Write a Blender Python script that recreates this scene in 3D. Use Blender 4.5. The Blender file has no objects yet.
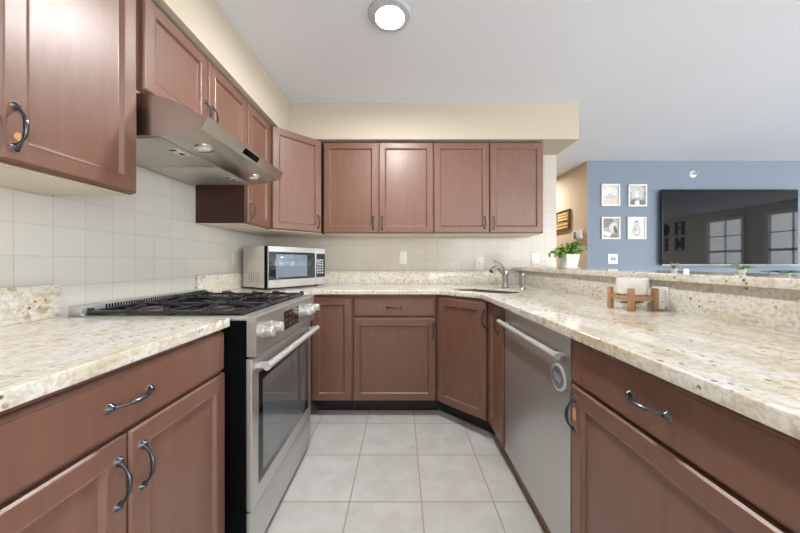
import bpy, bmesh, math, random
from mathutils import Vector, Matrix

random.seed(7)
PI = math.pi
scene = bpy.context.scene
COL = scene.collection

# ------------------------------------------------------------------ camera, sky, exposure
F = 295.0                                   # focal length in pixels of an 800 px wide frame
CAM_Z = 1.105
cam_data = bpy.data.cameras.new('camera')
cam_data.sensor_width = 36.0
cam_data.lens = 36.0 * F / 800.0
cam_data.shift_x = -1.0 / 800.0
cam_data.shift_y = -4.0 / 800.0
cam_data.clip_start = 0.02
cam = bpy.data.objects.new('camera', cam_data)
cam.location = (0, 0, CAM_Z)
cam.rotation_euler = (PI / 2, 0, 0)
COL.objects.link(cam)
scene.camera = cam

world = bpy.data.worlds.new('sky')
scene.world = world
world.use_nodes = True
world.node_tree.nodes['Background'].inputs[0].default_value = (0.75, 0.86, 1.0, 1)
world.node_tree.nodes['Background'].inputs[1].default_value = 1.0

scene.view_settings.view_transform = 'Standard'
scene.view_settings.look = 'None'
scene.view_settings.exposure = 0.15
scene.view_settings.gamma = 1.0
scene.view_settings.use_curve_mapping = False
LAMP = 480.0            # radiance of the round ceiling lamps
DAY_EAST = 4.5         # radiance of the living room windows
FILL_SOUTH = 5.0        # radiance of the added fill window behind the camera

# ------------------------------------------------------------------ materials
def lin(c):
    c = c / 255.0
    return c / 12.92 if c <= 0.04045 else ((c + 0.055) / 1.055) ** 2.4
def rgb(r, g, b): return (lin(r), lin(g), lin(b), 1.0)

class NT:
    def __init__(self, name):
        self.m = bpy.data.materials.new(name); self.m.use_nodes = True
        self.t = self.m.node_tree; self.n = self.t.nodes; self.l = self.t.links
        self.b = self.n['Principled BSDF']
    def node(self, typ, **kw):
        nd = self.n.new(typ)
        for k, v in kw.items():
            if k in nd.inputs: nd.inputs[k].default_value = v
            else: setattr(nd, k, v)
        return nd
    def link(self, a, b): self.l.new(a, b)
    def set(self, **kw):
        for k, v in kw.items(): self.b.inputs[k.replace('_', ' ')].default_value = v
    def coords(self, scale=(1, 1, 1), loc=(0, 0, 0), world=False, rot=(0, 0, 0)):
        src = self.node('ShaderNodeNewGeometry').outputs['Position'] if world else self.node('ShaderNodeTexCoord').outputs['Object']
        mp = self.node('ShaderNodeMapping'); mp.inputs['Scale'].default_value = scale
        mp.inputs['Location'].default_value = loc; mp.inputs['Rotation'].default_value = rot
        self.link(src, mp.inputs['Vector']); return mp.outputs['Vector']
    def noise(self, vec, scale, detail=4, rough=0.55):
        nd = self.node('ShaderNodeTexNoise', Scale=scale, Detail=detail, Roughness=rough)
        self.link(vec, nd.inputs['Vector']); return nd.outputs['Fac']
    def ramp(self, fac, stops):
        nd = self.node('ShaderNodeValToRGB'); cr = nd.color_ramp
        while len(cr.elements) < len(stops): cr.elements.new(0.5)
        for e, (p, c) in zip(cr.elements, stops): e.position = p; e.color = c
        self.link(fac, nd.inputs['Fac']); return nd.outputs['Color']
    def mix(self, fac, a, b):
        nd = self.node('ShaderNodeMix', data_type='RGBA')
        for s, v in ((nd.inputs[0], fac), (nd.inputs[6], a), (nd.inputs[7], b)):
            if isinstance(v, (int, float, tuple)): s.default_value = v
            else: self.link(v, s)
        return nd.outputs[2]
    def bump(self, height, strength, dist=0.001):
        nd = self.node('ShaderNodeBump', Strength=strength, Distance=dist)
        self.link(height, nd.inputs['Height']); self.link(nd.outputs['Normal'], self.b.inputs['Normal'])
    def color(self, c): self.link(c, self.b.inputs['Base Color'])

def plain(name, c, rough=0.5, metal=0.0, spec=0.5, var=0.03, scale=6.0):
    k = NT(name); k.set(Roughness=rough, Metallic=metal, Specular_IOR_Level=spec)
    v = k.coords()
    n = k.noise(v, scale, 3)
    lo = tuple(x * (1 - var) for x in c[:3]) + (1,); hi = tuple(min(1, x * (1 + var)) for x in c[:3]) + (1,)
    k.color(k.ramp(n, [(0.3, lo), (0.7, hi)]))
    return k.m

def wall_paint(name, c):
    k = NT(name); k.set(Roughness=0.75, Specular_IOR_Level=0.25)
    v = k.coords(world=True)
    k.color(k.ramp(k.noise(v, 1.5, 3), [(0.3, tuple(x * .98 for x in c[:3]) + (1,)), (0.7, c)]))
    k.bump(k.noise(v, 260, 2), 0.12, 0.0006)
    return k.m

def cabinet_paint():
    k = NT('brown_cabinet_paint'); k.set(Specular_IOR_Level=0.5)
    v = k.coords((9, 9, 1.1)); n = k.noise(v, 5, 5, 0.6)
    v2 = k.coords(world=True); big = k.noise(v2, 3.2, 3)
    c = k.ramp(n, [(0.25, rgb(110, 75, 61)), (0.55, rgb(118, 82, 67)), (0.85, rgb(126, 90, 75))])
    c = k.mix(k.ramp(big, [(0.45, (0, 0, 0, 1)), (0.75, (.35, .35, .35, 1))]), c, rgb(122, 88, 75))
    k.color(c)
    k.set(Coat_Weight=0.5, Coat_Roughness=0.33)
    k.link(k.ramp(k.noise(k.coords((1, 1, .45), world=True), 7, 2), [(0.2, (.34, .34, .34, 1)), (0.8, (.48, .48, .48, 1))]), k.b.inputs['Roughness'])
    k.bump(k.noise(k.coords((22, 22, 4)), 9, 5, 0.65), 0.30, 0.0014)
    return k.m

def granite():
    k = NT('cream_granite'); k.set(Roughness=0.09, Specular_IOR_Level=0.5)
    vs = k.coords((3.0, .95, 3.0), world=True, rot=(0, 0, math.radians(-14)))
    v = k.coords(world=True)
    flow = k.noise(vs, 4.2, 6, 0.62)
    c = k.ramp(flow, [(0.26, rgb(192, 180, 154)), (0.40, rgb(214, 208, 190)), (0.52, rgb(226, 224, 218)), (0.72, rgb(208, 210, 210))])
    fine = k.noise(v, 75, 4, 0.65)
    c = k.mix(k.ramp(fine, [(0.38, (.5, .5, .5, 1)), (0.52, (0, 0, 0, 1))]), c, rgb(178, 160, 132))
    patch = k.noise(v, 9, 3, 0.5); sp = k.noise(v, 42, 3, 0.6)
    mul = k.node('ShaderNodeMath', operation='MULTIPLY')
    k.link(k.ramp(patch, [(0.48, (0, 0, 0, 1)), (0.66, (1, 1, 1, 1))]), mul.inputs[0])
    k.link(k.ramp(sp, [(0.52, (0, 0, 0, 1)), (0.60, (1, 1, 1, 1))]), mul.inputs[1])
    c = k.mix(mul.outputs[0], c, rgb(186, 162, 124))
    vor = k.node('ShaderNodeTexVoronoi', Scale=46.0); k.link(v, vor.inputs['Vector'])
    mul2 = k.node('ShaderNodeMath', operation='MULTIPLY')
    k.link(k.ramp(vor.outputs['Distance'], [(0.16, (1, 1, 1, 1)), (0.26, (0, 0, 0, 1))]), mul2.inputs[0])
    k.link(k.ramp(k.noise(v, 14, 2), [(0.52, (0, 0, 0, 1)), (0.60, (1, 1, 1, 1))]), mul2.inputs[1])
    c = k.mix(mul2.outputs[0], c, rgb(122, 92, 62))
    streak = k.noise(k.coords((9, 1.6, 9), world=True, rot=(0, 0, math.radians(-10))), 6, 4, 0.6)
    c = k.mix(k.ramp(streak, [(0.56, (0, 0, 0, 1)), (0.68, (.5, .5, .5, 1))]), c, rgb(182, 160, 126))
    k.color(c)
    return k.m

def tile(name, axis, size, off, zoff, c1, c2, grout, rough, mortar=0.0016, floor=False, vein=0.0):
    k = NT(name); k.set(Roughness=rough)
    pos = k.node('ShaderNodeNewGeometry').outputs['Position']
    sep = k.node('ShaderNodeSeparateXYZ'); k.link(pos, sep.inputs[0])
    com = k.node('ShaderNodeCombineXYZ')
    def shift(o, d):
        a = k.node('ShaderNodeMath', operation='SUBTRACT'); k.link(o, a.inputs[0]); a.inputs[1].default_value = d; return a.outputs[0]
    k.link(shift(sep.outputs[axis], off), com.inputs[0]); k.link(shift(sep.outputs['Y' if floor else 'Z'], zoff), com.inputs[1])
    br = k.node('ShaderNodeTexBrick', offset=0.0, squash=1.0)
    br.inputs['Scale'].default_value = 1.0; br.inputs['Mortar Size'].default_value = mortar; br.inputs['Mortar Smooth'].default_value = 0.2
    br.inputs['Brick Width'].default_value = size; br.inputs['Row Height'].default_value = size
    br.inputs['Color1'].default_value = c1; br.inputs['Color2'].default_value = c2; br.inputs['Mortar'].default_value = grout
    k.link(com.outputs[0], br.inputs['Vector'])
    c = br.outputs['Color']
    if vein:
        v = k.coords(world=True)
        n = k.noise(v, 7, 6, 0.65)
        c = k.mix(k.ramp(n, [(0.42, (vein, vein, vein, 1)), (0.60, (0, 0, 0, 1))]), c, rgb(178, 172, 162))
    k.color(c)
    inv = k.node('ShaderNodeMath', operation='SUBTRACT'); inv.inputs[0].default_value = 1.0; k.link(br.outputs['Fac'], inv.inputs[1])
    k.bump(inv.outputs[0], 0.5, 0.0015)
    return k.m

def brushed(name, c, rough, along=(1, 60, 60), metal=1.0):
    k = NT(name); k.set(Metallic=metal)
    n = k.noise(k.coords(along), 12, 3)
    k.color(k.ramp(n, [(0.3, tuple(x * .93 for x in c[:3]) + (1,)), (0.7, c)]))
    k.link(k.ramp(n, [(0.2, (rough - .05,) * 3 + (1,)), (0.8, (rough + .05,) * 3 + (1,))]), k.b.inputs['Roughness'])
    return k.m

def wood(name, a, b, scale=14, rough=0.5):
    k = NT(name); k.set(Roughness=rough)
    n = k.noise(k.coords((6, 6, 1.2)), scale, 5, 0.6)
    k.color(k.ramp(n, [(0.3, a), (0.7, b)])); return k.m

def emit(name, c, s):
    k = NT(name); k.set(Emission_Color=c, Emission_Strength=s, Base_Color=c, Roughness=0.4); return k.m

M = {}
M['ceil'] = wall_paint('ceiling_white', rgb(228, 231, 238))
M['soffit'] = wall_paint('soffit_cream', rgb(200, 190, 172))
M['wall'] = wall_paint('wall_cream', rgb(228, 220, 204))
M['blue'] = wall_paint('wall_blue', rgb(138, 150, 165))
M['tan'] = wall_paint('wall_tan', rgb(226, 200, 168))
M['cab'] = cabinet_paint()
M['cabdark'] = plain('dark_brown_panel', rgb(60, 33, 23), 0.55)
M['under'] = plain('cream_underside', rgb(226, 218, 200), 0.6)
M['toe'] = plain('black_toe_board', rgb(22, 25, 30), 0.35)
M['toebrown'] = plain('brown_toe_board', rgb(120, 98, 78), 0.5)
M['granite'] = granite()
M['tile_l'] = tile('cream_wall_tile_left', 'Y', .108, .946, 1.0195, rgb(222, 220, 213), rgb(217, 215, 207), rgb(208, 203, 191), 0.16)
M['tile_b'] = tile('cream_wall_tile_back', 'X', .1093, .116, 1.0105, rgb(212, 206, 195), rgb(209, 202, 190), rgb(190, 182, 168), 0.2, 0.0012)
M['floor'] = tile('floor_tile', 'X', .332, .0947, 1.694, rgb(208, 207, 205), rgb(202, 202, 200), rgb(160, 153, 142), 0.28, 0.0035, True, 0.35)
M['steel'] = brushed('brushed_steel', rgb(206, 207, 207), 0.36, (1, 60, 60), 0.86)
M['steelv'] = brushed('brushed_steel_sheet', rgb(204, 204, 203), 0.34, (60, 60, 1), 0.82)
M['hood'] = plain('hood_steel', rgb(196, 191, 184), 0.25, 1.0, 0.5, 0.01, 2.0)
M['satin'] = brushed('satin_steel', rgb(204, 202, 199), 0.34, (1, 60, 60), 0.88)
M['silver'] = plain('silver_front', rgb(206, 206, 204), 0.28, 0.35)
M['nickel'] = plain('brushed_nickel', rgb(182, 181, 178), 0.24, 1.0)
M['sinksteel'] = plain('sink_steel', rgb(128, 124, 116), 0.4, 0.9)
M['hood_under'] = brushed('hood_inner_steel', rgb(206, 202, 192), 0.42, (60, 2, 60), 0.8)
M['chrome'] = plain('chrome', rgb(205, 207, 210), 0.1, 1.0)
M['bronze'] = plain('dark_pull_metal', rgb(84, 86, 92), 0.28, 0.9)
M['pullring'] = plain('worn_copper_rim', rgb(190, 160, 140), 0.35, 0.8)
M['black'] = plain('black_enamel', rgb(6, 6, 7), 0.55, 0.0, 0.06)
M['pan'] = plain('dark_cooktop_pan', rgb(24, 25, 28), 0.2)
M['iron'] = plain('cast_iron', rgb(46, 48, 53), 0.32, 0.2)
M['brass'] = plain('burner_brass', rgb(190, 165, 120), 0.4, 0.7)
M['glass'] = plain('dark_oven_glass', rgb(20, 18, 18), 0.06, 0.0, 0.9)
M['ovenwin'] = plain('oven_window_glass', rgb(138, 144, 148), 0.05, 0.6, 1.0)
M['mwside'] = plain('microwave_case', rgb(208, 204, 194), 0.4, 0.1)
M['mwgrille'] = plain('case_slots', rgb(120, 116, 106), 0.6)
M['mwglass'] = plain('microwave_glass', rgb(34, 40, 50), 0.05, 0.0, 1.0)
M['mwmesh'] = plain('microwave_screen', rgb(120, 134, 150), 0.1, 0.0, 0.8)
M['btn'] = plain('button_grey', rgb(176, 180, 186), 0.4)
M['red'] = plain('red_display_text', rgb(112, 62, 58), 0.4)
M['white'] = plain('white_plastic', rgb(238, 237, 234), 0.35)
M['cream'] = plain('cream_plastic', rgb(224, 218, 204), 0.4)
M['slot'] = plain('socket_grey', rgb(150, 146, 140), 0.5)
M['ceramic'] = plain('white_ceramic', rgb(232, 230, 226), 0.18)
M['bamboo'] = wood('bamboo', rgb(166, 126, 94), rgb(184, 146, 112))
M['leaf'] = plain('green_leaf', rgb(122, 168, 74), 0.45, var=0.35, scale=60)
M['leafd'] = plain('deep_green_leaf', rgb(58, 112, 58), 0.45, var=0.3, scale=60)
M['leafg'] = plain('pale_grey_petal', rgb(196, 200, 206), 0.5, var=0.12, scale=60)
M['soil'] = plain('soil', rgb(70, 52, 40), 0.9)
M['stem'] = plain('stem_green', rgb(110, 130, 70), 0.6)
M['tvframe'] = plain('television_black', rgb(20, 21, 24), 0.35)
M['tvscreen'] = plain('television_screen', rgb(18, 19, 22), 0.025, 0.0, 0.33)
M['frame'] = plain('white_picture_frame', rgb(240, 239, 236), 0.4)
M['magnet'] = plain('grey_magnet', rgb(120, 124, 132), 0.5)
M['magrim'] = plain('pale_magnet_rim', rgb(200, 202, 206), 0.35)
M['darkwood'] = wood('dark_frame_wood', rgb(104, 74, 42), rgb(130, 96, 56))
M['goldwood'] = wood('gold_stripe_wood', rgb(236, 190, 110), rgb(246, 206, 134))
M['greywood'] = wood('grey_stripe_wood', rgb(128, 108, 88), rgb(146, 124, 102))
M['chip'] = plain('bare_wood_chip', rgb(206, 160, 104), 0.7, var=0.15, scale=120)
M['letter'] = plain('black_letter', rgb(26, 26, 28), 0.5)
M['lens'] = emit('lamp_diffuser', (1.0, 0.985, 0.96, 1), LAMP)
M['day_e'] = emit('daylit_pane_east', (0.93, 0.97, 1.0, 1), DAY_EAST)
M['fill_s'] = emit('fill_pane_south', (0.97, 0.985, 1.0, 1), FILL_SOUTH)  # glowing pane of the made-up opening behind the camera
M['hoodlamp'] = plain('hood_lamp_glass', rgb(240, 236, 226), 0.15)
M['trimwhite'] = plain('lamp_trim', rgb(186, 190, 194), 0.4)
for i, g in enumerate((232, 205, 172, 128, 92)):
    M['ph%d' % i] = plain('photo_grey_tone_%d' % (i + 1), rgb(g, g - 2, g - 5), 0.35, var=0.10, scale=45)
M['phw'] = plain('photo_warm_tone', rgb(222, 212, 200), 0.35, var=0.06, scale=30)

# ------------------------------------------------------------------ mesh helpers
class B:
    """collects shapes into one bmesh; self.mi is the material slot of what is added next"""
    def __init__(self): self.bm = bmesh.new(); self.mi = 0
    def _merge(self, t):
        for f in t.faces: f.material_index = self.mi
        me = bpy.data.meshes.new('tmp'); t.to_mesh(me); t.free()
        self.bm.from_mesh(me); bpy.data.meshes.remove(me); return self
    def box(self, x0, x1, y0, y1, z0, z1, bev=0.0, seg=2, mat=None):
        t = bmesh.new(); bmesh.ops.create_cube(t, size=1)
        bmesh.ops.transform(t, verts=t.verts, matrix=Matrix.Translation(((x0 + x1) / 2, (y0 + y1) / 2, (z0 + z1) / 2)) @ Matrix.Diagonal((x1 - x0, y1 - y0, z1 - z0, 1)))
        if bev: bmesh.ops.bevel(t, geom=list(t.edges), offset=bev, segments=seg, profile=0.5, affect='EDGES')
        if mat: bmesh.ops.transform(t, verts=t.verts, matrix=mat)
        return self._merge(t)
    def loops(self, rings, cap0=True, cap1=True, mat=None):
        t = bmesh.new(); vs = [[t.verts.new(p) for p in r] for r in rings]
        n = len(vs[0])
        for a, b in zip(vs, vs[1:]):
            for i in range(n): t.faces.new((a[i], a[(i + 1) % n], b[(i + 1) % n], b[i]))
        if cap0: t.faces.new(list(reversed(vs[0])))
        if cap1: t.faces.new(vs[-1])
        bmesh.ops.recalc_face_normals(t, faces=t.faces)
        if mat: bmesh.ops.transform(t, verts=t.verts, matrix=mat)
        return self._merge(t)
    def panel(self, x0, x1, z0, z1, prof):
        """a rectangular front; prof = (inset, how far it stands out towards -y)"""
        return self.loops([[(x0 + i, -d, z0 + i), (x1 - i, -d, z0 + i), (x1 - i, -d, z1 - i), (x0 + i, -d, z1 - i)] for i, d in prof])
    def tube(self, pts, rad, seg=10, flat=1.0):
        pts = [Vector(p) for p in pts]
        if not hasattr(rad, '__len__'): rad = [rad] * len(pts)
        rings = []; nrm = None
        for i, p in enumerate(pts):
            d = (pts[min(i + 1, len(pts) - 1)] - pts[max(i - 1, 0)]).normalized()
            if nrm is None:
                up = Vector((0, 0, 1)) if abs(d.z) < 0.9 else Vector((1, 0, 0))
                nrm = d.cross(up).normalized()
            nrm = (nrm - d * nrm.dot(d)).normalized(); bn = d.cross(nrm)
            rings.append([p + (nrm * math.cos(a) + bn * math.sin(a) * flat) * rad[i] for a in (2 * PI * k / seg for k in range(seg))])
        return self.loops(rings)
    def lathe(self, prof, seg=28, at=(0, 0, 0), axis='Z', mat=None):
        rings = []
        for r, h in prof:
            r = max(r, 1e-4); ring = []
            for k in range(seg):
                a = 2 * PI * k / seg; c, s = r * math.cos(a), r * math.sin(a)
                p = {'Z': (c, s, h), 'X': (h, c, s), 'Y': (c, h, s)}[axis]
                ring.append((p[0] + at[0], p[1] + at[1], p[2] + at[2]))
            rings.append(ring)
        return self.loops(rings, mat=mat)
    def prism(self, poly, y0, y1, axis='Y'):
        """poly of (x, z) swept along y"""
        return self.loops([[(x, y0, z) for x, z in poly], [(x, y1, z) for x, z in poly]])
    def leaf(self, base, d, L, W, droop=0.3, up=Vector((0, 0, 1))):
        d = Vector(d).normalized(); side = d.cross(up)
        if side.length < 1e-3: side = Vector((1, 0, 0))
        side.normalize(); nrm = side.cross(d).normalized(); base = Vector(base)
        t = bmesh.new(); rows = []
        for u, w in ((0, .12), (.25, .8), (.5, 1), (.75, .72), (1, .05)):
            c = base + d * L * u - up * droop * L * u * u
            rows.append([t.verts.new(c - side * W * w / 2 + nrm * W * .12 * w), t.verts.new(c), t.verts.new(c + side * W * w / 2 + nrm * W * .12 * w)])
        for a, b in zip(rows, rows[1:]):
            t.faces.new((a[0], a[1], b[1], b[0])); t.faces.new((a[1], a[2], b[2], b[1]))
        return self._merge(t)

def obj(name, b, mats, parent=None, smooth=True, world=False):
    me = bpy.data.meshes.new(name); bm = b.bm
    if parent is not None and world:
        mw = Matrix.Translation(parent.location) @ parent.rotation_euler.to_matrix().to_4x4() if parent.parent is None else \
             Matrix.Translation(parent.parent.location) @ parent.parent.rotation_euler.to_matrix().to_4x4()
        bm.transform(mw.inverted())
    bm.to_mesh(me); bm.free()
    for m in (mats if isinstance(mats, (list, tuple)) else [mats]): me.materials.append(M[m])
    if smooth:
        me.shade_smooth(); me.set_sharp_from_angle(angle=math.radians(32))
    o = bpy.data.objects.new(name, me); COL.objects.link(o)
    if parent is not None: o.parent = parent
    return o
def thing(name, label, cat, loc=(0, 0, 0), rotz=0.0, group=None):
    o = bpy.data.objects.new(name, None); COL.objects.link(o); o.empty_display_size = 0.05
    o.location = loc; o.rotation_euler = (0, 0, rotz); o['label'] = label; o['category'] = cat; o['kind'] = 'thing'
    if group: o['group'] = group
    return o
def tag(o, label, cat, group=None):
    o['label'] = label; o['category'] = cat; o['kind'] = 'thing'
    if group: o['group'] = group
    return o
def struct(name, b, m, label, cat, parent=None, smooth=False):
    o = obj(name, b, m, parent, smooth=smooth)
    if parent is None: o['kind'] = 'structure'; o['label'] = label; o['category'] = cat
    return o

# ------------------------------------------------------------------ the setting
XL, YB, ZC = -1.25, 2.72, 2.381           # left wall, back wall, ceiling
struct('floor', B().box(-1.37, 8.12, -2.72, 6.42, -.1, 0), 'floor', 'pale grey square floor tiles with darker grout', 'floor')
struct('ceiling', B().box(-1.37, 8.12, -2.72, 6.42, ZC, ZC + .1), 'ceil', 'flat white ceiling with one round lamp', 'ceiling')
struct('wall_left', B().box(XL - .12, XL, -2.72, 6.42, 0, ZC), 'wall', 'left kitchen wall behind the range and hood', 'wall')
struct('wall_back', B().box(XL, 1.43, YB, YB + .12, 0, ZC), 'wall', 'back kitchen wall behind the faucet and upper cabinets', 'wall')
struct('wall_living', B().box(2.341, 8.0, 3.70, 3.82, 0, ZC), 'blue', 'blue grey living room wall carrying the television', 'wall')
struct('wall_hall', B().box(2.338, 2.46, 3.8205, 6.30, 0, ZC).box(2.338, 2.3405, 3.7003, 3.8204, 0, ZC), 'tan', 'tan hallway wall with the striped wooden sign', 'wall')
struct('wall_hall_end', B().box(XL, 2.46, 6.30, 6.42, 0, ZC), 'tan', 'end wall of the hallway', 'wall')
# east wall with its three window openings, south wall with one added for fill light
EW = [(-.45, .32), (.83, 1.58), (2.35, 3.30)]
b = B(); y = -2.6
for y0, y1 in EW:
    b.box(8.0, 8.12, y, y0, 0, ZC); b.box(8.0, 8.12, y0, y1, 0, .62); b.box(8.0, 8.12, y0, y1, 2.14, ZC); y = y1
b.box(8.0, 8.12, y, 3.82, 0, ZC)
struct('wall_right', b, 'wall', 'far living room wall with three windows', 'wall')
PX0, PX1 = 1.3, 7.4
b = B(); b.box(XL, PX0, -2.72, -2.6, 0, ZC); b.box(PX0, PX1, -2.72, -2.6, 0, .08); b.box(PX0, PX1, -2.72, -2.6, 2.2, ZC); b.box(PX1, 8.12, -2.72, -2.6, 0, ZC)
struct('wall_front', b, 'wall', 'wall behind the camera with an added tall fill window', 'wall')
for i, (y0, y1) in enumerate(EW):
    w = obj('window_%d' % (i + 1), B().box(7.97, 8.06, y0 - .07, y0, .55, 2.21, .004).box(7.97, 8.06, y1, y1 + .07, .55, 2.21, .004)
            .box(7.97, 8.06, y0, y1, 2.14, 2.21, .004).box(7.93, 8.06, y0, y1, .55, .62, .004), 'frame')
    w['kind'] = 'structure'; w['label'] = 'bright living room window with white trim'; w['category'] = 'window'
    obj('pane', B().box(8.05, 8.06, y0, y1, .62, 2.14), 'day_e', w, smooth=False)
    m = B().box(8.02, 8.05, (y0 + y1) / 2 - .012, (y0 + y1) / 2 + .012, .62, 2.14)
    for z in (1.0, 1.38, 1.76): m.box(8.02, 8.05, y0, y1, z - (.03 if z == 1.38 else .012), z + (.03 if z == 1.38 else .012))
    obj('muntin', m, 'frame', w, smooth=False)
w = obj('window_4', B().box(PX0 - .07, PX0, -2.66, -2.57, .01, 2.27, .004).box(PX1, PX1 + .07, -2.66, -2.57, .01, 2.27, .004)
        .box(PX0, PX1, -2.66, -2.57, 2.2, 2.27, .004).box(PX0, PX1, -2.66, -2.57, .01, .08, .004), 'frame')  # invented glazing out of view, added as a large soft fill source
w['kind'] = 'structure'; w['label'] = 'wide bright fill window added unseen behind the camera'; w['category'] = 'window'
obj('pane', B().box(PX0, PX1, -2.66, -2.65, .08, 2.2), 'fill_s', w, smooth=False)
m = B()
for x in (2.5, 3.7, 4.9, 6.1): m.box(x - .035, x + .035, -2.65, -2.60, .08, 2.2)
obj('muntin', m, 'frame', w, smooth=False)

# soffit that boxes in the top of the upper cabinets, L shaped
SX, SY, SZ = -.898, 2.37, 2.096
poly = [(XL, -1.2), (SX, -1.2), (SX, SY), (1.43, SY), (1.43, YB), (XL, YB)]
struct('trim_1', B().loops([[(x, y, SZ) for x, y in poly], [(x, y, ZC) for x, y in poly]]), 'soffit',
       'cream soffit boxed in above the upper cabinets', 'soffit')
# half wall of the peninsula that carries the bar top
struct('wall_peninsula', B().box(1.102, 1.23, .30, YB - .001, 0, 1.030), 'wall', 'low half wall carrying the raised granite bar', 'wall')
# wall tiles
struct('trim_2', B().box(XL + .0005, XL + .008, .25, 1.055, .94, 1.339).box(XL + .0005, XL + .008, 1.055, 1.7835, .80, 1.72).box(XL + .0005, XL + .008, 1.7835, YB - .001, .94, 1.339),
       'tile_l', 'cream square wall tiles behind the range', 'wall tiles')
struct('trim_3', B().box(XL + .009, 1.17, YB - .008, YB - .0005, .94, 1.334).box(1.17, 1.428, YB - .008, YB - .0005, 1.064, SZ - .001),
       'tile_b', 'cream square wall tiles behind the faucet', 'wall tiles')

# ------------------------------------------------------------------ cabinets
DOOR = [(0, 0), (0, .014), (.004, .019), (.007, .020), (.046, .020), (.049, .0215), (.052, .020), (.058, .010), (.061, .0095)]
DRAWER = [(0, 0), (0, .011), (.004, .016), (.007, .017), (.010, .020)]
CT = .878        # underside of the worktops

def pull(parent, x, z, vertical, y=-.020, L=.098):
    """arched pull with flared feet"""
    pts, rad = [], []
    for k in range(17):
        t = -1 + k / 8.0
        a = t * L / 2
        o = .026 * (1 - abs(t) ** 2.6)
        pts.append((a, o)); rad.append(.0031 + .0022 * max(0, 1 - (t / .62) ** 2) + (.004 if abs(t) > .97 else .0022 if abs(t) > .85 else 0))
    def P(a, o): return (x, y - o - .001, z + a) if vertical else (x + a, y - o - .001, z)
    b = B(); b.tube([P(a, o) for a, o in pts], rad, 10)
    for s in (-1, 1):
        c = P(s * L / 2, 0)
        b.mi = 1; b.lathe([(.0115, .001), (.0115, -.0014)], 14, (c[0], c[1], c[2]), 'Y')
        b.mi = 0; b.lathe([(.0107, -.0014), (.0075, -.005), (.0042, -.010)], 14, (c[0], c[1], c[2]), 'Y')
    return obj('handle', b, ['bronze', 'pullring'], parent)

def door(root, x0, x1, z0, z1, hx=None, hz=None):
    d = obj('door', B().panel(x0, x1, z0, z1, DOOR), 'cab', root, smooth=False)
    if hx is not None: pull(d, hx, hz, True)
    return d
def drawer(root, x0, x1, z0, z1, handle=True):
    d = obj('drawer', B().panel(x0, x1, z0, z1, DRAWER), 'cab', root, smooth=False)
    if handle: pull(d, (x0 + x1) / 2, (z0 + z1) / 2, False)
    return d

def carcass(root, W, D, z0, z1, under=None, name='cabinet_box', mat='cab'):
    t = .018
    b = B().box(0, W, 0, t, z0, z1).box(0, t, t, D, z0, z1).box(W - t, W, t, D, z0, z1).box(t, W - t, D - t, D, z0, z1).box(t, W - t, t, D - t, z0, z0 + t)
    obj(name, b, mat, root, smooth=False)
    if under: obj('underside', B().box(.003, W - .003, .012, D - .003, z0 - .003, z0 - .0002), 'under', root, smooth=False)

def toe(root, x0, x1, y, mat='toe', z1=.116):
    obj('toe_kick', B().box(x0, x1, y, y + .015, 0.0005, z1), mat, root, smooth=False)

def base(loc, rz, W, D, label, doors, drw=None, toey=.085, toemat='toe', ext=0.0):
    r = thing('base_cabinet', label, 'cabinet', loc, rz, 'base cabinets under the granite worktops')
    carcass(r, W, D, .1165, CT - .001)
    for a in doors: door(r, *a)
    if drw: drawer(r, *drw)
    toe(r, 0.001, W - .001 + ext, toey, toemat)
    return r
def upper(loc, rz, W, D, label, doors, z0=1.343, z1=2.085, under=True):
    r = thing('wall_cabinet', label, 'cabinet', loc, rz, 'brown wall cabinets under the soffit')
    h = z1 - z0
    carcass(r, W, D, 0, h, under)
    for a in doors: door(r, *a)
    return r

R90 = PI / 2
DZ0, DZ1 = .120, .708
# left run: front plane of the carcass X = -.645, doors reach X = -.625
base((-.636, .303, 0), R90, .739, .59, 'brown base cabinet left of the range with one drawer over two doors',
     [(.006, .364, DZ0, .720, .338, .624), (.370, .733, DZ0, .720, .398, .624)], (.006, .733, .730, .862))
# back run: carcass Y = 2.12, doors Y = 2.10
blind = base((-.622, 2.12, 0), 0, .276, .585, 'narrow brown base cabinet with one tall plain door between range and drawer cabinet',
     [(-.014, .270, DZ0, .856)])
obj('corner_box', B().box(-.62, -.02, -.335, .585, .1165, CT - .001), 'cab', blind, smooth=False)
base((-.345, 2.12, 0), 0, .598, .585, 'brown base cabinet at the back with drawer over single door',
     [(.006, .592, DZ0, DZ1, .572, .622)], (.006, .592, .719, .853), ext=.036)
# diagonal sink cabinet
DL = math.hypot(.286, .27)
r = thing('sink_cabinet', 'brown corner sink cabinet with a single door set at a diagonal below the faucet', 'cabinet', (.270, 2.112, 0), -PI / 4, 'base cabinets under the granite worktops')
W = .392
b = B().box(-.022, W, 0, .018, .1165, CT - .001)
obj('face_frame', b, 'cab', r, smooth=False)
door(r, .006, W - .008, DZ0, .856, W - .022, .757)
toe(r, -.049, W + .045, .082)
# right run: doors X = .54
base((.560, 1.830, 0), -R90, .262, .06, 'narrow brown base cabinet with one tall door beside the dishwasher',
     [(.006, .256, DZ0, .856, .205, .757)], None, .075)
rc = base((.560, .945, 0), -R90, .60, .50, 'brown base cabinet right of the dishwasher with drawer over one wide door',
     [(.006, .594, DZ0, .719, .030, .634)], (.006, .594, .729, .862), .075, 'toebrown')
dd = [o for o in rc.children if o.name.startswith('door')][0]
def chip(parent, x, z, w, h):
    pts = [(x + w * math.cos(a) * (.7 + .3 * random.random()), z + h * math.sin(a) * (.7 + .3 * random.random())) for a in (2 * PI * k / 16 for k in range(16))]
    obj('chipped_paint', B().loops([[(p, -.0198, q) for p, q in pts], [(p, -.0204, q) for p, q in pts]]), 'chip', parent, smooth=False)
chip(dd, .026, .632, .011, .026)

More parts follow.
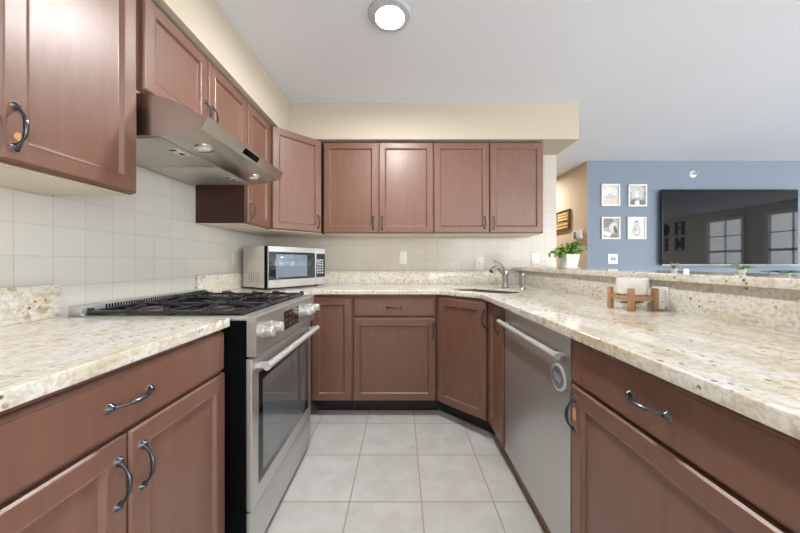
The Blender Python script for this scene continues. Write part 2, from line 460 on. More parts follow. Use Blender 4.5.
# uppers on the left: carcass X = -.945, doors X = -.925
near = upper((-.945, .325, 1.343), R90, .714, .302, 'large brown wall cabinet left of the range hood with dark arched pull',
      [(.004, .351, .004, .738, .322, .087), (.357, .711, .004, .738, .382, .087)])
chip([o for o in near.children if o.name.startswith('door')][1], .388, .066, .009, .012)
upper((-.945, 1.0555, 1.728), R90, .7275, .302, 'short brown two door wall cabinet directly above the range hood',
      [(.008, .360, .004, .353, .337, .085), (.366, .722, .004, .353, .392, .085)], 1.728)
nar = upper((-.945, 1.7845, 1.343), R90, .309, .302, 'narrow brown single door wall cabinet beyond the range hood',
      [(.006, .303, .004, .738, .034, .085)])
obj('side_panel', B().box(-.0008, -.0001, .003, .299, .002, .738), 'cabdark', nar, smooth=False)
# diagonal corner wall cabinet
r = thing('wall_cabinet', 'brown diagonal corner wall cabinet above the microwave', 'cabinet', (-.930, 2.108, 1.343), PI / 4, 'brown wall cabinets under the soffit')
W = .395
poly = [(0, 0), (W, 0), (W + .205, .212), (W + .005, .418), (W / 2, .62), (-.0, .42), (-.21, .22)]
def dia(z0, z1, inset=0):
    c = Vector((W / 2, .25)); q = [(c + (Vector(p) - c) * (1 - inset)) for p in poly]
    return [[(p.x, p.y, z0) for p in q], [(p.x, p.y, z1) for p in q]]
poly = [(0, 0), (W, 0), (W + .208, .215), (W / 2, .615), (-.208, .215)]
obj('cabinet_box', B().loops(dia(0, .742)), 'cab', r, smooth=False)
obj('underside', B().loops(dia(-.003, -.0002, .02)), 'under', r, smooth=False)
door(r, .004, W - .004, .004, .738, W - .034, .085)
# uppers at the back: carcass Y = 2.415, doors Y = 2.395
upper((-.632, 2.415, 1.343), 0, .896, .300, 'brown two door wall cabinet on the back wall next to the corner cabinet',
      [(.002, .446, .004, .738, .406, .085), (.453, .894, .004, .738, .480, .085)])
upper((.2655, 2.415, 1.343), 0, .897, .300, 'brown two door wall cabinet above the faucet at the right end',
      [(.003, .452, .004, .738, .413, .085), (.458, .892, .004, .738, .486, .085)])

# ------------------------------------------------------------------ worktops
ZT = .910
def slab(name, outer, holes, z0, z1, bev=.004):
    cu = bpy.data.curves.new(name, 'CURVE'); cu.dimensions = '2D'; cu.fill_mode = 'BOTH'
    for poly in [outer] + holes:
        s = cu.splines.new('POLY'); s.points.add(len(poly) - 1); s.use_cyclic_u = True
        for p, q in zip(s.points, poly): p.co = (q[0], q[1], 0, 1)
    cu.extrude = (z1 - z0) / 2 - bev; cu.bevel_depth = bev; cu.bevel_resolution = 2; cu.offset = -bev
    o = bpy.data.objects.new(name, cu); COL.objects.link(o)
    o.location = (0, 0, 0)
    bpy.context.view_layer.update()
    me = bpy.data.meshes.new_from_object(o.evaluated_get(bpy.context.evaluated_depsgraph_get()))
    bpy.data.objects.remove(o); bpy.data.curves.remove(cu)
    me.transform(Matrix.Translation((0, 0, (z0 + z1) / 2)))
    me.materials.clear(); me.materials.append(M['granite'])
    me.shade_smooth(); me.set_sharp_from_angle(angle=math.radians(40))
    ob = bpy.data.objects.new(name, me); COL.objects.link(ob); return ob
def rrect(cx, cy, hx, hy, r, rot, n=6):
    out = []
    for qx, qy, a0 in ((1, 1, 0), (-1, 1, 90), (-1, -1, 180), (1, -1, 270)):
        for k in range(n + 1):
            a = math.radians(a0 + 90 * k / n)
            x, y = qx * (hx - r) + r * math.cos(a), qy * (hy - r) + r * math.sin(a)
            out.append((cx + x * math.cos(rot) - y * math.sin(rot), cy + x * math.sin(rot) + y * math.cos(rot)))
    return out

wl = slab('countertop', [(XL + .010, .29), (-.605, .29), (-.605, 1.043), (XL + .010, 1.043)], [], CT, ZT)
tag(wl, 'cream granite worktop left of the range over the drawer cabinet', 'worktop', 'granite worktops')
obj('backsplash', B().box(XL + .009, XL + .030, .29, 1.058, ZT + .0003, 1.028, .002), 'granite', wl)

SC = (.596, 2.079); SROT = -PI / 4
outer = [(XL + .010, 1.772), (-.605, 1.772), (-.605, 2.08), (.270, 2.08), (.506, 1.844), (.506, .31), (1.0995, .31), (1.0995, YB - .010), (XL + .010, YB - .010)]
wr = slab('countertop', outer, [rrect(SC[0], SC[1], .232, .136, .09, SROT)], CT, ZT)
tag(wr, 'cream granite worktop running along the back and right with the sink cut in', 'worktop', 'granite worktops')
obj('backsplash', B().box(XL + .031, 1.079, YB - .030, YB - .0095, ZT + .0003, 1.028, .002), 'granite', wr)
obj('backsplash', B().box(XL + .009, XL + .030, 1.775, YB - .0095, ZT + .0003, 1.028, .002), 'granite', wr)
obj('backsplash', B().box(1.080, 1.1005, .31, YB - .0095, ZT + .0003, 1.0285, .001), 'granite', wr)
bar = slab('bar_top', [(1.05, .28), (1.42, .28), (1.42, YB - .012), (1.05, YB - .012)], [], 1.0305, 1.0625, .006)
tag(bar, 'raised granite bar top on the half wall with potted plants on it', 'bar top')

# sink, faucet, sprayer
sk = B()
def bas(h, z): return [(x, y, z) for x, y in rrect(SC[0], SC[1], .239 - h, .142 - h, .09, SROT)]
sk.loops([bas(.0078, .898), bas(.0105, .898), bas(.014, CT - .10), bas(.03, CT - .17), bas(.08, CT - .18)], cap0=False)
sk = obj('sink', sk, 'sinksteel'); tag(sk, 'undermount steel sink sunk in the worktop corner before the faucet', 'sink')
obj('drain', B().lathe([(.045, 0), (.045, .004), (.03, .004), (.028, .001)], 24, (SC[0], SC[1], CT - .1798)), 'chrome', sk)

FX, FY = .800, 2.262
fr = thing('faucet', 'chrome single lever faucet with arched spout behind the corner sink', 'faucet', (FX, FY, ZT + .0005))
obj('body', B().lathe([(.031, 0), (.031, .006), (.026, .012), (.0235, .03), (.0225, .085), (.025, .112), (.021, .130), (.001, .134)], 24), 'nickel', fr)
sd = Vector((-.80, -.60, 0))
pts = []; rad = []
for k in range(13):
    t = k / 12; a = t * PI * .80
    q = sd * (.012 + .165 * t ** .85) + Vector((0, 0, .105 + .060 * math.sin(a) - .012 * t)); pts.append(q); rad.append(.0165 - .003 * math.sin(a))
rad[-1] = .015
obj('spout', B().tube(pts, rad, 14), 'nickel', fr)
pts = [Vector((0, 0, .128)), Vector((-.012, -.008, .150)), Vector((-.038, -.02, .180)), Vector((-.070, -.04, .198)), Vector((-.100, -.055, .203))]
obj('lever', B().tube(pts, [.017, .0115, .008, .0075, .0065], 12), 'nickel', fr)
sp = thing('side_sprayer', 'slim chrome side sprayer standing right of the faucet', 'sprayer', (.860, 2.085, ZT + .0005))
obj('base', B().lathe([(.022, 0), (.022, .006), (.015, .016), (.013, .030)], 20), 'nickel', sp)
obj('wand', B().lathe([(.014, .030), (.016, .055), (.0145, .085), (.018, .105), (.015, .117), (.001, .119)], 20), 'nickel', sp)

# ------------------------------------------------------------------ range
RY0, RW = 1.060, .700
rg = thing('gas_range', 'stainless gas range with black grates between the two worktops', 'range', (-.560, RY0, 0), R90)
def part(name, b, m, parent=rg, smooth=True): return obj(name, b, m, parent, smooth)
part('body', B().box(0, RW, 0, .638, .03, .895, .002), 'black')
for x in (.05, RW - .05):
    for y in (.06, .60): part('foot', B().lathe([(.018, 0.0005), (.018, .012), (.01, .014), (.01, .0295)], 14, (x, y, 0)), 'black')
ck = part('cooktop', B().box(0, RW, -.005, .638, .8955, .911, .003), ['steel'])
part('burner_pan', B().box(.022, RW - .022, .018, .589, .9112, .913, .0008), 'pan', ck)
b = B(); b.box(0.0, RW, .592, .636, .9115, .948, .003)
rv = part('rear_vent', b, 'steel')
b = B()
for k in range(48): b.box(.09 + k * .0122, .0955 + k * .0122, .5905, .5918, .928, .943)
part('vent_slots', b, 'black', rv, smooth=False)
# grates
gw = (RW - .05) / 3
for g in range(3):
    x0 = .025 + g * gw + .003; x1 = x0 + gw - .006; y0, y1 = .022, .584
    b = B(); z0, z1 = .916, .928
    for xx in (x0, x1): b.box(xx - .006, xx + .006, y0, y1, z0, z1, .002)
    for yy in (y0, y1, (y0 + y1) / 2): b.box(x0, x1, yy - .006, yy + .006, z0, z1, .002)
    for cy in (y0 + .14, y1 - .14):
        cx = (x0 + x1) / 2
        for k in range(4):
            a = k * PI / 2
            L = (x1 - x0) / 2 if k % 2 == 0 else .135
            b.tube([(cx + L * math.cos(a), cy + L * math.sin(a), .924), (cx + .065 * math.cos(a), cy + .065 * math.sin(a), .938), (cx + .035 * math.cos(a), cy + .035 * math.sin(a), .937)], [.006, .0065, .005], 8)
    for xx in (x0, x1):
        for yy in (y0, y1, y0 + .14, y1 - .14, (y0 + y1) / 2): b.box(xx - .007, xx + .007, yy - .009, yy + .009, .9135, .938, .003)
    part('grate', b, 'iron')
for cx, cy, rr in ((.025 + gw / 2, .165, .042), (.025 + gw / 2, .450, .034), (RW / 2, .31, .05), (RW - .025 - gw / 2, .165, .046), (RW - .025 - gw / 2, .450, .034)):
    bn = part('burner', B().lathe([(rr + .006, .9131), (rr + .006, .916), (rr, .919)], 24, (cx, cy, 0)), 'brass')
    part('burner_cap', B().lathe([(rr, .9191), (rr + .002, .922), (rr * .8, .925), (.002, .9255)], 24, (cx, cy, 0)), 'iron', bn)
# control panel
prof = [(-.0055, .912), (-.034, .912), (-.040, .908), (-.040, .772), (-.036, .766), (-.0055, .766)]
b = B().loops([[(x, y, z) for y, z in prof] for x in (0.0, RW)])
cp = part('control_panel', b, 'steel')
for y in (1.105, 1.185, 1.50 + .045, 1.612, 1.695):
    x = y - RY0; kb = B()
    kb.lathe([(.0255, -.0405), (.0255, -.050), (.0215, -.054), (.0205, -.080), (.0185, -.084), (.001, -.0845)], 26, (x, 0, .848), 'Y')
    kb.box(x - .0035, x + .0035, -.091, -.080, .830, .866, .002)
    part('knob', kb, 'satin', cp)
ds = part('display', B().box(1.310 - RY0, 1.495 - RY0, -.0415, -.0402, .803, .886), 'glass', cp, False)
b = B()
for i in range(4):
    for j in range(3):
        x = .268 + i * .044; z = .818 + j * .024
        part('touch_key', B().box(x, x + .018, -.0424, -.0416, z, z + .006), 'red', ds, False)
# door
od = part('oven_door', B().box(.004, RW - .004, -.023, -.0005, .204, .756, .003), 'steelv')
part('glass_frame', B().box(.052, RW - .065, -.0245, -.0231, .272, .690, .0005), 'glass', od)
part('window', B().box(.085, RW - .105, -.0252, -.0246, .300, .655), 'ovenwin', od, False)
b = B(); b.tube([(.022, -.068, .722), (RW - .022, -.068, .722)], .0135, 18)
for x in (.045, RW - .045): b.box(x - .012, x + .012, -.066, -.0232, .712, .732, .003)
part('handle', b, 'silver', od)
part('drawer', B().box(.004, RW - .004, -.019, -.0005, .034, .198, .003), 'steelv')
b = B(); b.box(.002, RW - .002, -.0004, .0, .03, .2)

# ------------------------------------------------------------------ hood
hd = thing('range_hood', 'stainless range hood with curved front and two round lamps above the range', 'range hood', (XL, 1.060, 1.566))
HY0, HY1 = 1.061, 1.735
top = [(XL + .009, 1.714), (-.924, 1.714), (-.885, 1.707), (-.840, 1.695), (-.796, 1.677), (-.755, 1.655), (-.725, 1.637), (-.698, 1.630)]
bot = [(-.722, 1.590), (-.760, 1.578), (-.800, 1.569), (-.835, 1.564), (-.868, 1.561), (XL + .009, 1.561)]
obj('canopy', B().prism(top + bot, HY0, HY1), 'hood', hd, world=True)
obj('lip', B().prism([(-.698, 1.6305), (-.7235, 1.5885), (-.7195, 1.587), (-.6925, 1.630), (-.699, 1.6345)], HY0 - .001, HY1 + .001), 'hood', hd, world=True)
for y0, y1 in ((HY0 + .012, 1.395), (1.401, HY1 - .012)):
    fb = obj('filter', B().box(XL + .03, -.874, y0, y1, 1.5565, 1.5608, .0015), 'hood_under', hd, world=True)
    ly = y0 + .10 if y0 < 1.2 else y1 - .17
    b = B().box(-.930, -.890, ly, ly + .075, 1.5548, 1.5564, .0005); b.mi = 1
    b.box(-.928, -.902, ly + .003, ly + .018, 1.5538, 1.5549).box(-.918, -.900, ly + .042, ly + .062, 1.5538, 1.5549)
    obj('latch', b, ['white', 'black'], fb, world=True)
for y in (1.200, 1.605):
    mt = Matrix.Translation((-.800, y, 1.5685)) @ Matrix.Rotation(math.radians(-12), 4, 'Y')
    lm = obj('lamp', B().lathe([(.036, .002), (.036, -.0025), (.026, -.004)], 24, mat=mt), 'chrome', hd, world=True)
    obj('lens', B().lathe([(.025, -.0035), (.020, -.0065), (.001, -.0075)], 20, mat=mt), 'hoodlamp', lm, world=True)
# control strip on the sloped lip
ang = math.atan2(.0430, .027)
mt = Matrix.Translation((-.7055, 1.392, 1.6090)) @ Matrix.Rotation(-ang, 4, 'Y')
cs = obj('control_panel', B().box(-.0135, .0135, -.065, .065, -.0025, .0012, .001, mat=mt), 'black', hd, world=True)
b = B()
for k in range(5): b.box(-.003, .003, -.05 + k * .022, -.040 + k * .022, .0012, .0020, mat=mt)
obj('button', b, 'btn', cs, world=True)

# ------------------------------------------------------------------ microwave (turned on the corner of the worktop)
ma = math.atan2(.835, .55)
mw = thing('microwave', 'silver countertop microwave standing turned in the worktop corner', 'microwave', (-.950, 2.072, ZT + .0005), ma)
MW, MD, MH = .535, .300, .300; Z0 = .012
obj('case', B().box(0, MW, .018, MD, Z0, Z0 + MH, .006), 'mwside', mw)
for x in (.05, MW - .05):
    for y in (.05, MD - .05): obj('foot', B().lathe([(.012, 0), (.014, .0118)], 12, (x, y, 0)), 'black', mw)
for k in range(5):
    obj('vent_slot', B().box(-.0006, .0008, .085 + k * .030, .091 + k * .030, .050, .120), 'mwgrille', mw, smooth=False)
obj('bezel', B().box(-.001, MW + .001, .004, .0179, Z0 - .002, Z0 + MH + .002, .002), 'black', mw)
dr = obj('door', B().box(.012, .428, -.012, .0038, Z0, Z0 + MH, .004), 'silver', mw)
gl = obj('window', B().box(.014, .424, -.0135, -.0121, Z0 + .058, Z0 + MH - .040, .0005), 'mwglass', dr)
obj('screen_mesh', B().box(.070, .345, -.0145, -.0136, Z0 + .075, Z0 + MH - .058, .0004), 'mwmesh', gl)
pn = obj('control_panel', B().box(.430, MW, -.012, .0038, Z0, Z0 + MH, .004), 'silver', mw)
obj('key_field', B().box(.438, MW - .004, -.0135, -.0121, Z0 + .062, Z0 + MH - .044, .0005), 'mwglass', pn)
b = B()
for i in range(3):
    for j in range(6): b.box(.446 + i * .024, .463 + i * .024, -.0143, -.0136, Z0 + .092 + j * .021, Z0 + .105 + j * .021)
obj('button', b, 'btn', pn, smooth=False)

# ------------------------------------------------------------------ dishwasher
dw = thing('dishwasher', 'stainless dishwasher with bar handle and round magnet under the right worktop', 'dishwasher', (.570, 1.5655, 0), -R90)
DWW = .609
obj('body', B().box(.002, DWW - .002, .004, .50, .1, CT - .003), 'black', dw, smooth=False)
dd = obj('door', B().box(.002, DWW - .002, -.020, .0035, .113, .872, .003), 'steelv', dw)
b = B(); b.tube([(.01, -.056, .796), (DWW - .012, -.056, .796)], .0115, 16)
for x in (.075, DWW - .040): b.tube([(x, -.0202, .796), (x, -.052, .796)], .008, 12)
obj('handle', b, 'silver', dd)
obj('toe_kick', B().box(.002, DWW - .002, .020, .035, .0005, .0995), 'toebrown', dw, smooth=False)
mg = thing('magnet', 'round grey magnet with pale rim stuck on the dishwasher door', 'magnet', (.5497, 1.028, .705), -R90)
obj('rim', B().lathe([(.046, -.0002), (.046, -.004), (.042, -.0055), (.037, -.0045), (.001, -.0045)], 36, axis='Y'), 'magrim', mg)
obj('face', B().lathe([(.0365, -.0046), (.0365, -.0052), (.001, -.0052)], 36, axis='Y'), 'magnet', mg)
b = B()
for pts in ([(-.020, .014), (-.020, -.014)], [(-.020, .014), (-.008, .010), (-.006, 0), (-.008, -.010), (-.020, -.014)], [(.000, .014), (.000, -.014)],
            [(.010, .014), (.012, -.010), (.018, -.014), (.022, .014)]):
    b.tube([(x, -.0054, z) for x, z in pts], .0018, 6)
obj('lettering', b, 'btn', mg)

# ------------------------------------------------------------------ outlets and switches
def outlet(loc, rz, label, cat='outlet', mat='white', w=.072, h=.115, kind='duplex'):
    r = thing('wall_outlet' if kind != 'switch' else 'light_switch', label, cat, loc, rz, 'white wall plates')
    obj('plate', B().box(-w / 2, w / 2, -.006, -.0003, -h / 2, h / 2, .0025), mat, r)
    if kind == 'duplex':
        for s in (-1, 1):
            sk = obj('socket', B().loops([[(x, -y, z + s * .021) for x, z in rrect(0, 0, .0165, .0135, .008, 0)] for y in (.0059, .0085)]), mat, r)
            obj('slot', B().box(-.008, -.005, -.0092, -.0086, s * .021 - .003, s * .021 + .006).box(.005, .008, -.0092, -.0086, s * .021 - .003, s * .021 + .006), 'slot', sk, smooth=False)
    elif kind == 'switch':
        obj('rocker', B().box(-.016, .016, -.009, -.0061, -.033, .033, .002), mat, r)
        obj('indicator', B().box(-.007, .007, -.0098, -.0091, -.004, .003), 'slot', r, smooth=False)
    else:
        obj('socket', B().box(-.028, -.004, -.008, -.0061, -.018, .018, .002).box(.006, .030, -.008, -.0061, -.018, .018, .002), 'slot', r)
    return r
yb = YB - .008
outlet((.018, yb, 1.150), 0, 'white duplex outlet on the back tiles left of the faucet, under the third wall door', mat='white')
outlet((.720, yb, 1.098), 0, 'white rocker switch plate on the back tiles just left of the faucet', 'switch', kind='switch')
outlet((1.232, yb, 1.140), 0, 'white duplex outlet on the tiles above the end of the bar')
outlet((XL + .008, 2.20, 1.150), R90, 'cream duplex outlet on the left tiles beside the microwave', mat='cream')
outlet((2.655, 3.70, 1.150), 0, 'white cable plate on the blue wall below the picture frames', 'wall plate', w=.120, h=.125, kind='media')
pl = outlet((1.0798, 1.224, .966), -R90, 'white outlet with a plugged in adapter on the bar splash behind the bowl', w=.075, h=.062 + .02)
ad = thing('plug_adapter', 'white plug in adapter standing out from the splash beside the bowl stand', 'adapter', (1.0702, 1.215, .945), -R90)
obj('housing', B().box(-.022, .022, -.026, -.0003, -.030, .054, .004), 'white', ad)
obj('indicator', B().box(.0221, .0226, -.016, -.011, -.002, .003), 'slot', ad, smooth=False)

# ------------------------------------------------------------------ bowl on its stand
st = thing('bowl_stand', 'small square bamboo stand holding the white bowl on the worktop', 'stand', (.970, 1.240, ZT + .0005), math.radians(5))
h = .052
for sx in (-1, 1):
    for sy in (-1, 1): obj('leg', B().box(sx * h - .0085, sx * h + .0085, sy * h - .0085, sy * h + .0085, 0, .090, .0015), 'bamboo', st)
for s in (-1, 1):
    obj('rail', B().box(-h + .009, h - .009, s * h - .006, s * h + .006, .040, .058, .001), 'bamboo', st)
    obj('rail', B().box(s * h - .006, s * h + .006, -h + .009, h - .009, .040, .058, .001), 'bamboo', st)
obj('cross_bar', B().box(-.010, .010, -h + .007, h - .007, .032, .0395, .001).box(-h + .007, h - .007, -.010, .010, .0245, .0315, .001), 'bamboo', st)
bw = obj('bowl', B().lathe([(.001, 0), (.046, 0), (.051, .004), (.054, .012), (.0555, .066), (.0545, .070), (.052, .070), (.050, .014), (.046, .008), (.001, .007)], 40), 'ceramic')
bw.location = (.970, 1.240, ZT + .0005 + .0592); tag(bw, 'white ceramic bowl sitting in the bamboo stand below the bar', 'bowl')

# ------------------------------------------------------------------ potted plants on the bar
ZB = 1.063
pp = thing('potted_plant', 'bushy green plant in a white square pot at the far end of the bar', 'plant', (1.108, 1.95, ZB), 0.12)
def sq(h, z, r=.008): return [(x, y, z) for x, y in rrect(0, 0, h, h, r, 0, 4)]
pot = obj('pot', B().loops([sq(.037, .010), sq(.040, .03), sq(.048, .092), sq(.0485, .096), sq(.044, .096), sq(.042, .084)]), 'ceramic', pp)
obj('saucer', B().loops([sq(.046, .0003), sq(.050, .004), sq(.051, .0095), sq(.040, .0095)]), 'ceramic', pp)
obj('soil', B().loops([sq(.0415, .0845), sq(.0415, .087)]), 'soil', pp)
b = B(); s = B()
for k in range(60):
    a = random.uniform(0, 2 * PI); el = random.uniform(.1, 1.45)
    R = random.uniform(.05, .105)
    lift = .02 * math.cos(a)
    e = Vector((math.cos(a) * math.cos(el) * R * 1.15, math.sin(a) * math.cos(el) * R * .9, .10 + lift + math.sin(el) * R * .85))
    s.tube([(e.x * .12, e.y * .12, .086), (e.x * .55, e.y * .55, .088 + (e.z - .088) * .7), tuple(e)], .0012, 5)
    for j in range(6):
        t = random.uniform(.45, 1.0); p = Vector((e.x * t, e.y * t, .092 + (e.z - .092) * t))
        b.leaf(p, (random.gauss(math.cos(a), .9), random.gauss(math.sin(a), .9), random.gauss(.15, .6)), random.uniform(.020, .034), random.uniform(.016, .026), random.uniform(.1, .6))
for k in range(16):   # a sprig drooping to the left
    t = k / 15; p = Vector((-.04 - .10 * t, -.01, .115 + .02 * math.sin(t * PI) - .02 * t))
    b.leaf(p, (random.gauss(-.6, .6), random.gauss(0, .7), random.gauss(-.1, .4)), .028, .020, .4)
s.tube([(-.02, 0, .09), (-.06, -.01, .125), (-.10, -.01, .122), (-.14, -.01, .095)], .0013, 5)
obj('foliage', b, 'leaf', pp); obj('stem', s, 'stem', pp)

def mini(name, label, loc, potmat, leafmat, spread, height, n, L, Wd, potr=.014, poth=.016, bias=0.0):
    r = thing(name, label, 'plant', loc)
    obj('pot', B().lathe([(potr * .75, 0.0003), (potr, poth), (potr * .85, poth), (potr * .8, poth * .8), (.001, poth * .8)], 18), potmat, r)
    b = B(); s = B()
    for k in range(n):
        a = random.uniform(0, 2 * PI); q = random.uniform(.2, 1)
        e = Vector((math.cos(a) * .4 * spread * q, math.sin(a) * spread * q, poth + height * (1 - .6 * q) * random.uniform(.4, 1)))
        s.tube([(0, 0, poth * .7), (e.x * .5, e.y * .5, poth + (e.z - poth) * .8), tuple(e)], .0007, 5)
        b.leaf(e, (math.cos(a), math.sin(a), random.uniform(-.1, .5)), L * random.uniform(.7, 1.2), Wd * random.uniform(.7, 1.2), .3)
    obj('foliage', b, leafmat, r); obj('stem', s, 'stem', r); return r
mini('potted_plant', 'tiny pale grey plant on the bar below the left end of the television', (1.235, 1.335, ZB), 'leafg', 'leafg', .022, .034, 34, .011, .008, .014, .014)
mp = mini('potted_plant', 'tiny bright green plant in a white pot on the bar below the television centre', (1.30, 1.130, ZB), 'white', 'leaf', .036, .022, 26, .022, .015, .017, .015)
b = B().leaf((-.030, .004, .024), (-1, 0, .1), .028, .020, .1)
obj('large_leaf', b, 'leafd', mp)
mini('potted_plant', 'low trailing dark green plant lying along the bar at the right edge', (1.31, 1.005, ZB), 'white', 'leafd', .060, .008, 44, .018, .010, .014, .007)
cd = obj('name_card', B().loops([[(-.012, -.004, 0), (.012, -.004, 0), (.012, .004, .0), (-.012, .004, 0)], [(-.011, -.0008, .014), (.011, -.0008, .014), (.011, .0008, .014), (-.011, .0008, .014)]]), 'white')
cd.location = (1.27, 1.315, ZB); tag(cd, 'small white folded card on the bar beside the pale grey plant', 'card')

# ------------------------------------------------------------------ living room wall
tv = thing('television', 'large black flat television mounted on the blue wall', 'television', (4.045, 3.640, 1.072))
TW, TH = 1.672, .932
obj('housing', B().box(-TW / 2, TW / 2, -.018, .012, 0, TH, .004).box(-.45, .45, .0125, .030, .12, .62, .006), 'tvframe', tv)
obj('screen', B().box(-TW / 2 + .012, TW / 2 - .012, -.0196, -.0182, .018, TH - .012), 'tvscreen', tv, smooth=False)
obj('trim_strip', B().box(-TW / 2, TW / 2, -.0205, -.0183, .001, .008, .0006), 'satin', tv)
obj('wall_mount', B().box(-.22, .22, .0305, .0595, .25, .52, .003), 'tvframe', tv)

def frame(x, z, label, shapes, bg):
    r = thing('picture_frame', label, 'picture frame', (x, 3.70, z), 0, 'four white framed photographs on the blue wall')
    w, h, t = .230, .276, .018
    b = B().box(-w / 2, w / 2, -.024, -.0004, h / 2 - t, h / 2, .002).box(-w / 2, w / 2, -.024, -.0004, -h / 2, -h / 2 + t, .002)
    b.box(-w / 2, -w / 2 + t, -.024, -.0004, -h / 2 + t, h / 2 - t, .002).box(w / 2 - t, w / 2, -.024, -.0004, -h / 2 + t, h / 2 - t, .002)
    obj('frame', b, 'frame', r)
    b = B(); b.box(-w / 2 + t, w / 2 - t, -.010, -.0004, -h / 2 + t, h / 2 - t)
    mats = [bg]
    for i, (m, cx, cz, rx, rz, rot) in enumerate(shapes):
        if m not in mats: mats.append(m)
        b.mi = mats.index(m); y = -.0102 - i * .0003
        ring = []
        for k in range(20):
            a = 2 * PI * k / 20; u, v = rx * math.cos(a), rz * math.sin(a)
            px = max(-w / 2 + t + .001, min(w / 2 - t - .001, cx + u * math.cos(rot) - v * math.sin(rot)))
            pz = max(-h / 2 + t + .001, min(h / 2 - t - .001, cz + u * math.sin(rot) + v * math.cos(rot)))
            ring.append((px, y, pz))
        b.loops([ring, [(p[0], y - .0002, p[2]) for p in ring]])
    obj('photograph', b, mats, r, smooth=False); return r
K = 295.0 / 3.70
def tx(px): return (px - 401.8) / K
def tz(py): return CAM_Z + (262.3 - py) / K
frame(tx(610.5), tz(195), 'pale photograph in a white frame, upper left of the four frames',
      [('ph0', .0, .03, .09, .07, 0), ('ph1', .0, -.02, .07, .02, .1), ('ph2', .005, .012, .045, .004, .05)], 'phw')  # pale oval crossed by two flatter grey ones
frame(tx(637.3), tz(195.5), 'grey group photograph in a white frame, upper right of the four frames',
      [('ph1', 0, .07, .1, .05, 0), ('ph1', -.045, .0, .03, .04, 0), ('ph0', .0, .015, .028, .045, 0), ('ph1', .045, .0, .03, .05, .2), ('ph3', -.05, -.08, .045, .03, .3), ('ph3', .06, -.085, .045, .03, -.2), ('ph0', .0, -.09, .03, .03, 0)], 'ph2')
frame(tx(610.7), tz(228), 'dark close up photograph in a white frame, lower left of the four frames',
      [('ph3', -.03, .06, .08, .08, .3), ('ph1', .03, .01, .05, .07, -.5), ('ph2', -.05, -.04, .05, .05, .2), ('ph4', .06, -.02, .02, .05, .3), ('ph0', -.02, -.08, .08, .025, -.4), ('ph3', .04, -.10, .05, .03, .2)], 'ph2')
frame(tx(636.5), tz(228), 'white photograph of a wrapped baby in a white frame, lower right of the four frames',
      [('ph2', .0, -.03, .052, .072, 0), ('ph1', .0, -.03, .042, .06, 0), ('ph2', .0, .06, .032, .034, 0), ('ph1', .0, .055, .024, .026, 0), ('ph3', .0, .085, .022, .010, 0), ('ph2', .0, -.03, .014, .04, .5), ('ph0', .01, -.045, .012, .025, -.4)], 'ph0')

sh = thing('sprinkler_head', 'small white round sprinkler head high on the blue wall above the television', 'sprinkler', (tx(693.5), 3.70, tz(174)))
obj('plate', B().lathe([(.045, -.0003), (.045, -.006), (.030, -.014), (.001, -.014)], 26, axis='Y'), 'white', sh)
obj('nozzle', B().lathe([(.014, -.0145), (.012, -.03), (.018, -.034), (.018, -.038), (.001, -.038)], 16, axis='Y').box(.0, .05, -.036, -.030, .006, .012, .001), 'chrome', sh)

sg = thing('wall_sign', 'wooden sign of gold and brown stripes hanging on the tan hallway wall', 'sign', (2.3377, 4.06, 1.570), -R90)
L, H = .70, .275            # local x runs towards -Y
obj('frame', B().box(-L, 0, -.035, -.0003, H - .018, H, .002).box(-L, 0, -.035, -.0003, 0, .018, .002)
    .box(-L, -L + .02, -.035, -.0003, .018, H - .018, .002).box(-.02, 0, -.035, -.0003, .018, H - .018, .002), 'darkwood', sg)
obj('backing', B().box(-L + .02, -.02, -.014, -.0004, .018, H - .018), 'greywood', sg, smooth=False)
for z in (.212, .172, .132): obj('stripe', B().box(-.29, -.021, -.026, -.0142, z, z + .027, .002), 'goldwood', sg)
for z in (.062, .022): obj('stripe', B().box(-L + .021, -.021, -.026, -.0142, z, z + .027, .002), 'goldwood', sg)
it = thing('thermostat', 'small white thermostat box on the tan hallway wall near the blue corner', 'thermostat', (2.3377, 3.87, 1.470), -R90)
obj('housing', B().box(-.085, .085, -.042, -.0003, -.055, .055, .005), 'white', it)
obj('keypad', B().box(-.06, .0, -.0435, -.0421, -.035, .040, .0005), 'slot', it)

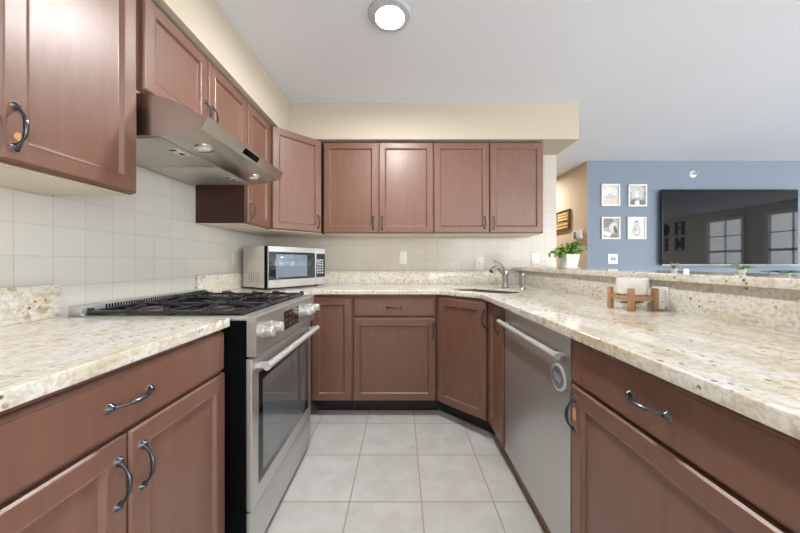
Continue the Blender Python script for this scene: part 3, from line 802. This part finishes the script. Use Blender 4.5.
# letters on the far wall, seen only as a reflection in the television
def letter(name, ch, y, z, label):
    b = B(); w, h, t = .26, .36, .06
    if ch == 'H':
        b.box(-w / 2, -w / 2 + t, -.03, -.001, 0, h).box(w / 2 - t, w / 2, -.03, -.001, 0, h).box(-w / 2 + t, w / 2 - t, -.03, -.001, h / 2 - .025, h / 2 + .025)
        for s in (-1, 1):
            for q in (0, h - .03): b.box(s * (w / 2 - t / 2) - .055, s * (w / 2 - t / 2) + .055, -.03, -.0011, q, q + .03)
    elif ch == 'M':
        b.box(-w / 2, -w / 2 + t, -.03, -.001, 0, h).box(w / 2 - t, w / 2, -.03, -.001, 0, h)
        for s in (-1, 1): b.loops([[(s * w * .42, yy, h), (s * w * .25, yy, h), (0 - s * .02, yy, .08), (s * .03, yy, .08)] for yy in (-.03, -.001)])
    elif ch == 'E':
        b.box(-w / 2 + .02, -w / 2 + .02 + t, -.03, -.001, 0, h)
        for q in (0, h / 2 - .025, h - .05): b.box(-w / 2 + .02 + t, w / 2 - .02, -.03, -.001, q, q + .05)
    else:
        b.loops([[(.15 * math.cos(a), yy, h / 2 + .18 * math.sin(a)) for a in (2 * PI * k / 28 for k in range(28))] for yy in (-.03, -.001)])
    o = obj(name, b, 'letter', smooth=False); o.location = (8.0, y, z); o.rotation_euler = (0, 0, -R90)
    tag(o, label, 'letter', 'black wall letters mirrored in the television'); return o
letter('wall_letter', 'H', -1.22, 1.90, 'black letter H of the wall word, mirrored at the upper left of the television screen')
letter('wall_letter', 'O', -1.70, 1.90, 'black round letter O of the wall word, mirrored at the television left edge')
letter('wall_letter', 'M', -1.22, 1.46, 'black letter M of the wall word, mirrored below the letter H')
letter('wall_letter', 'E', -1.70, 1.46, 'black letter E of the wall word, mirrored below the round letter O')

# ------------------------------------------------------------------ ceiling lamps: one visible fixture, the others added as unseen fill
def lamp(x, y, label):
    r = thing('ceiling_light', label, 'ceiling light', (x, y, ZC))
    obj('trim', B().lathe([(.107, -.0004), (.107, -.010), (.100, -.017), (.074, -.022), (.0695, -.019), (.0695, -.010), (.0695, -.001)], 48), 'trimwhite', r)
    obj('diffuser', B().lathe([(.0685, -.004), (.0685, -.0165), (.001, -.0175)], 40), 'lens', r)
    return r
lamp(-.057, 1.516, 'round flush ceiling lamp with bright disc and pale ring above the kitchen floor')
lamp(-.057, -.75, 'added unseen fill lamp over the kitchen behind the camera')  # extra lamp out of view, added to brighten the kitchen
lamp(3.6, 1.2, 'added unseen fill lamp over the living room')  # added fill for the blue wall and ceiling, never in frame
lamp(6.0, -1.5, 'added unseen fill lamp in the far corner of the living room')  # added out of frame so the lettered wall is bright enough to mirror
lamp(1.9, 4.7, 'added unseen fill lamp in the hallway')  # unseen extra lamp that lifts the tan wall
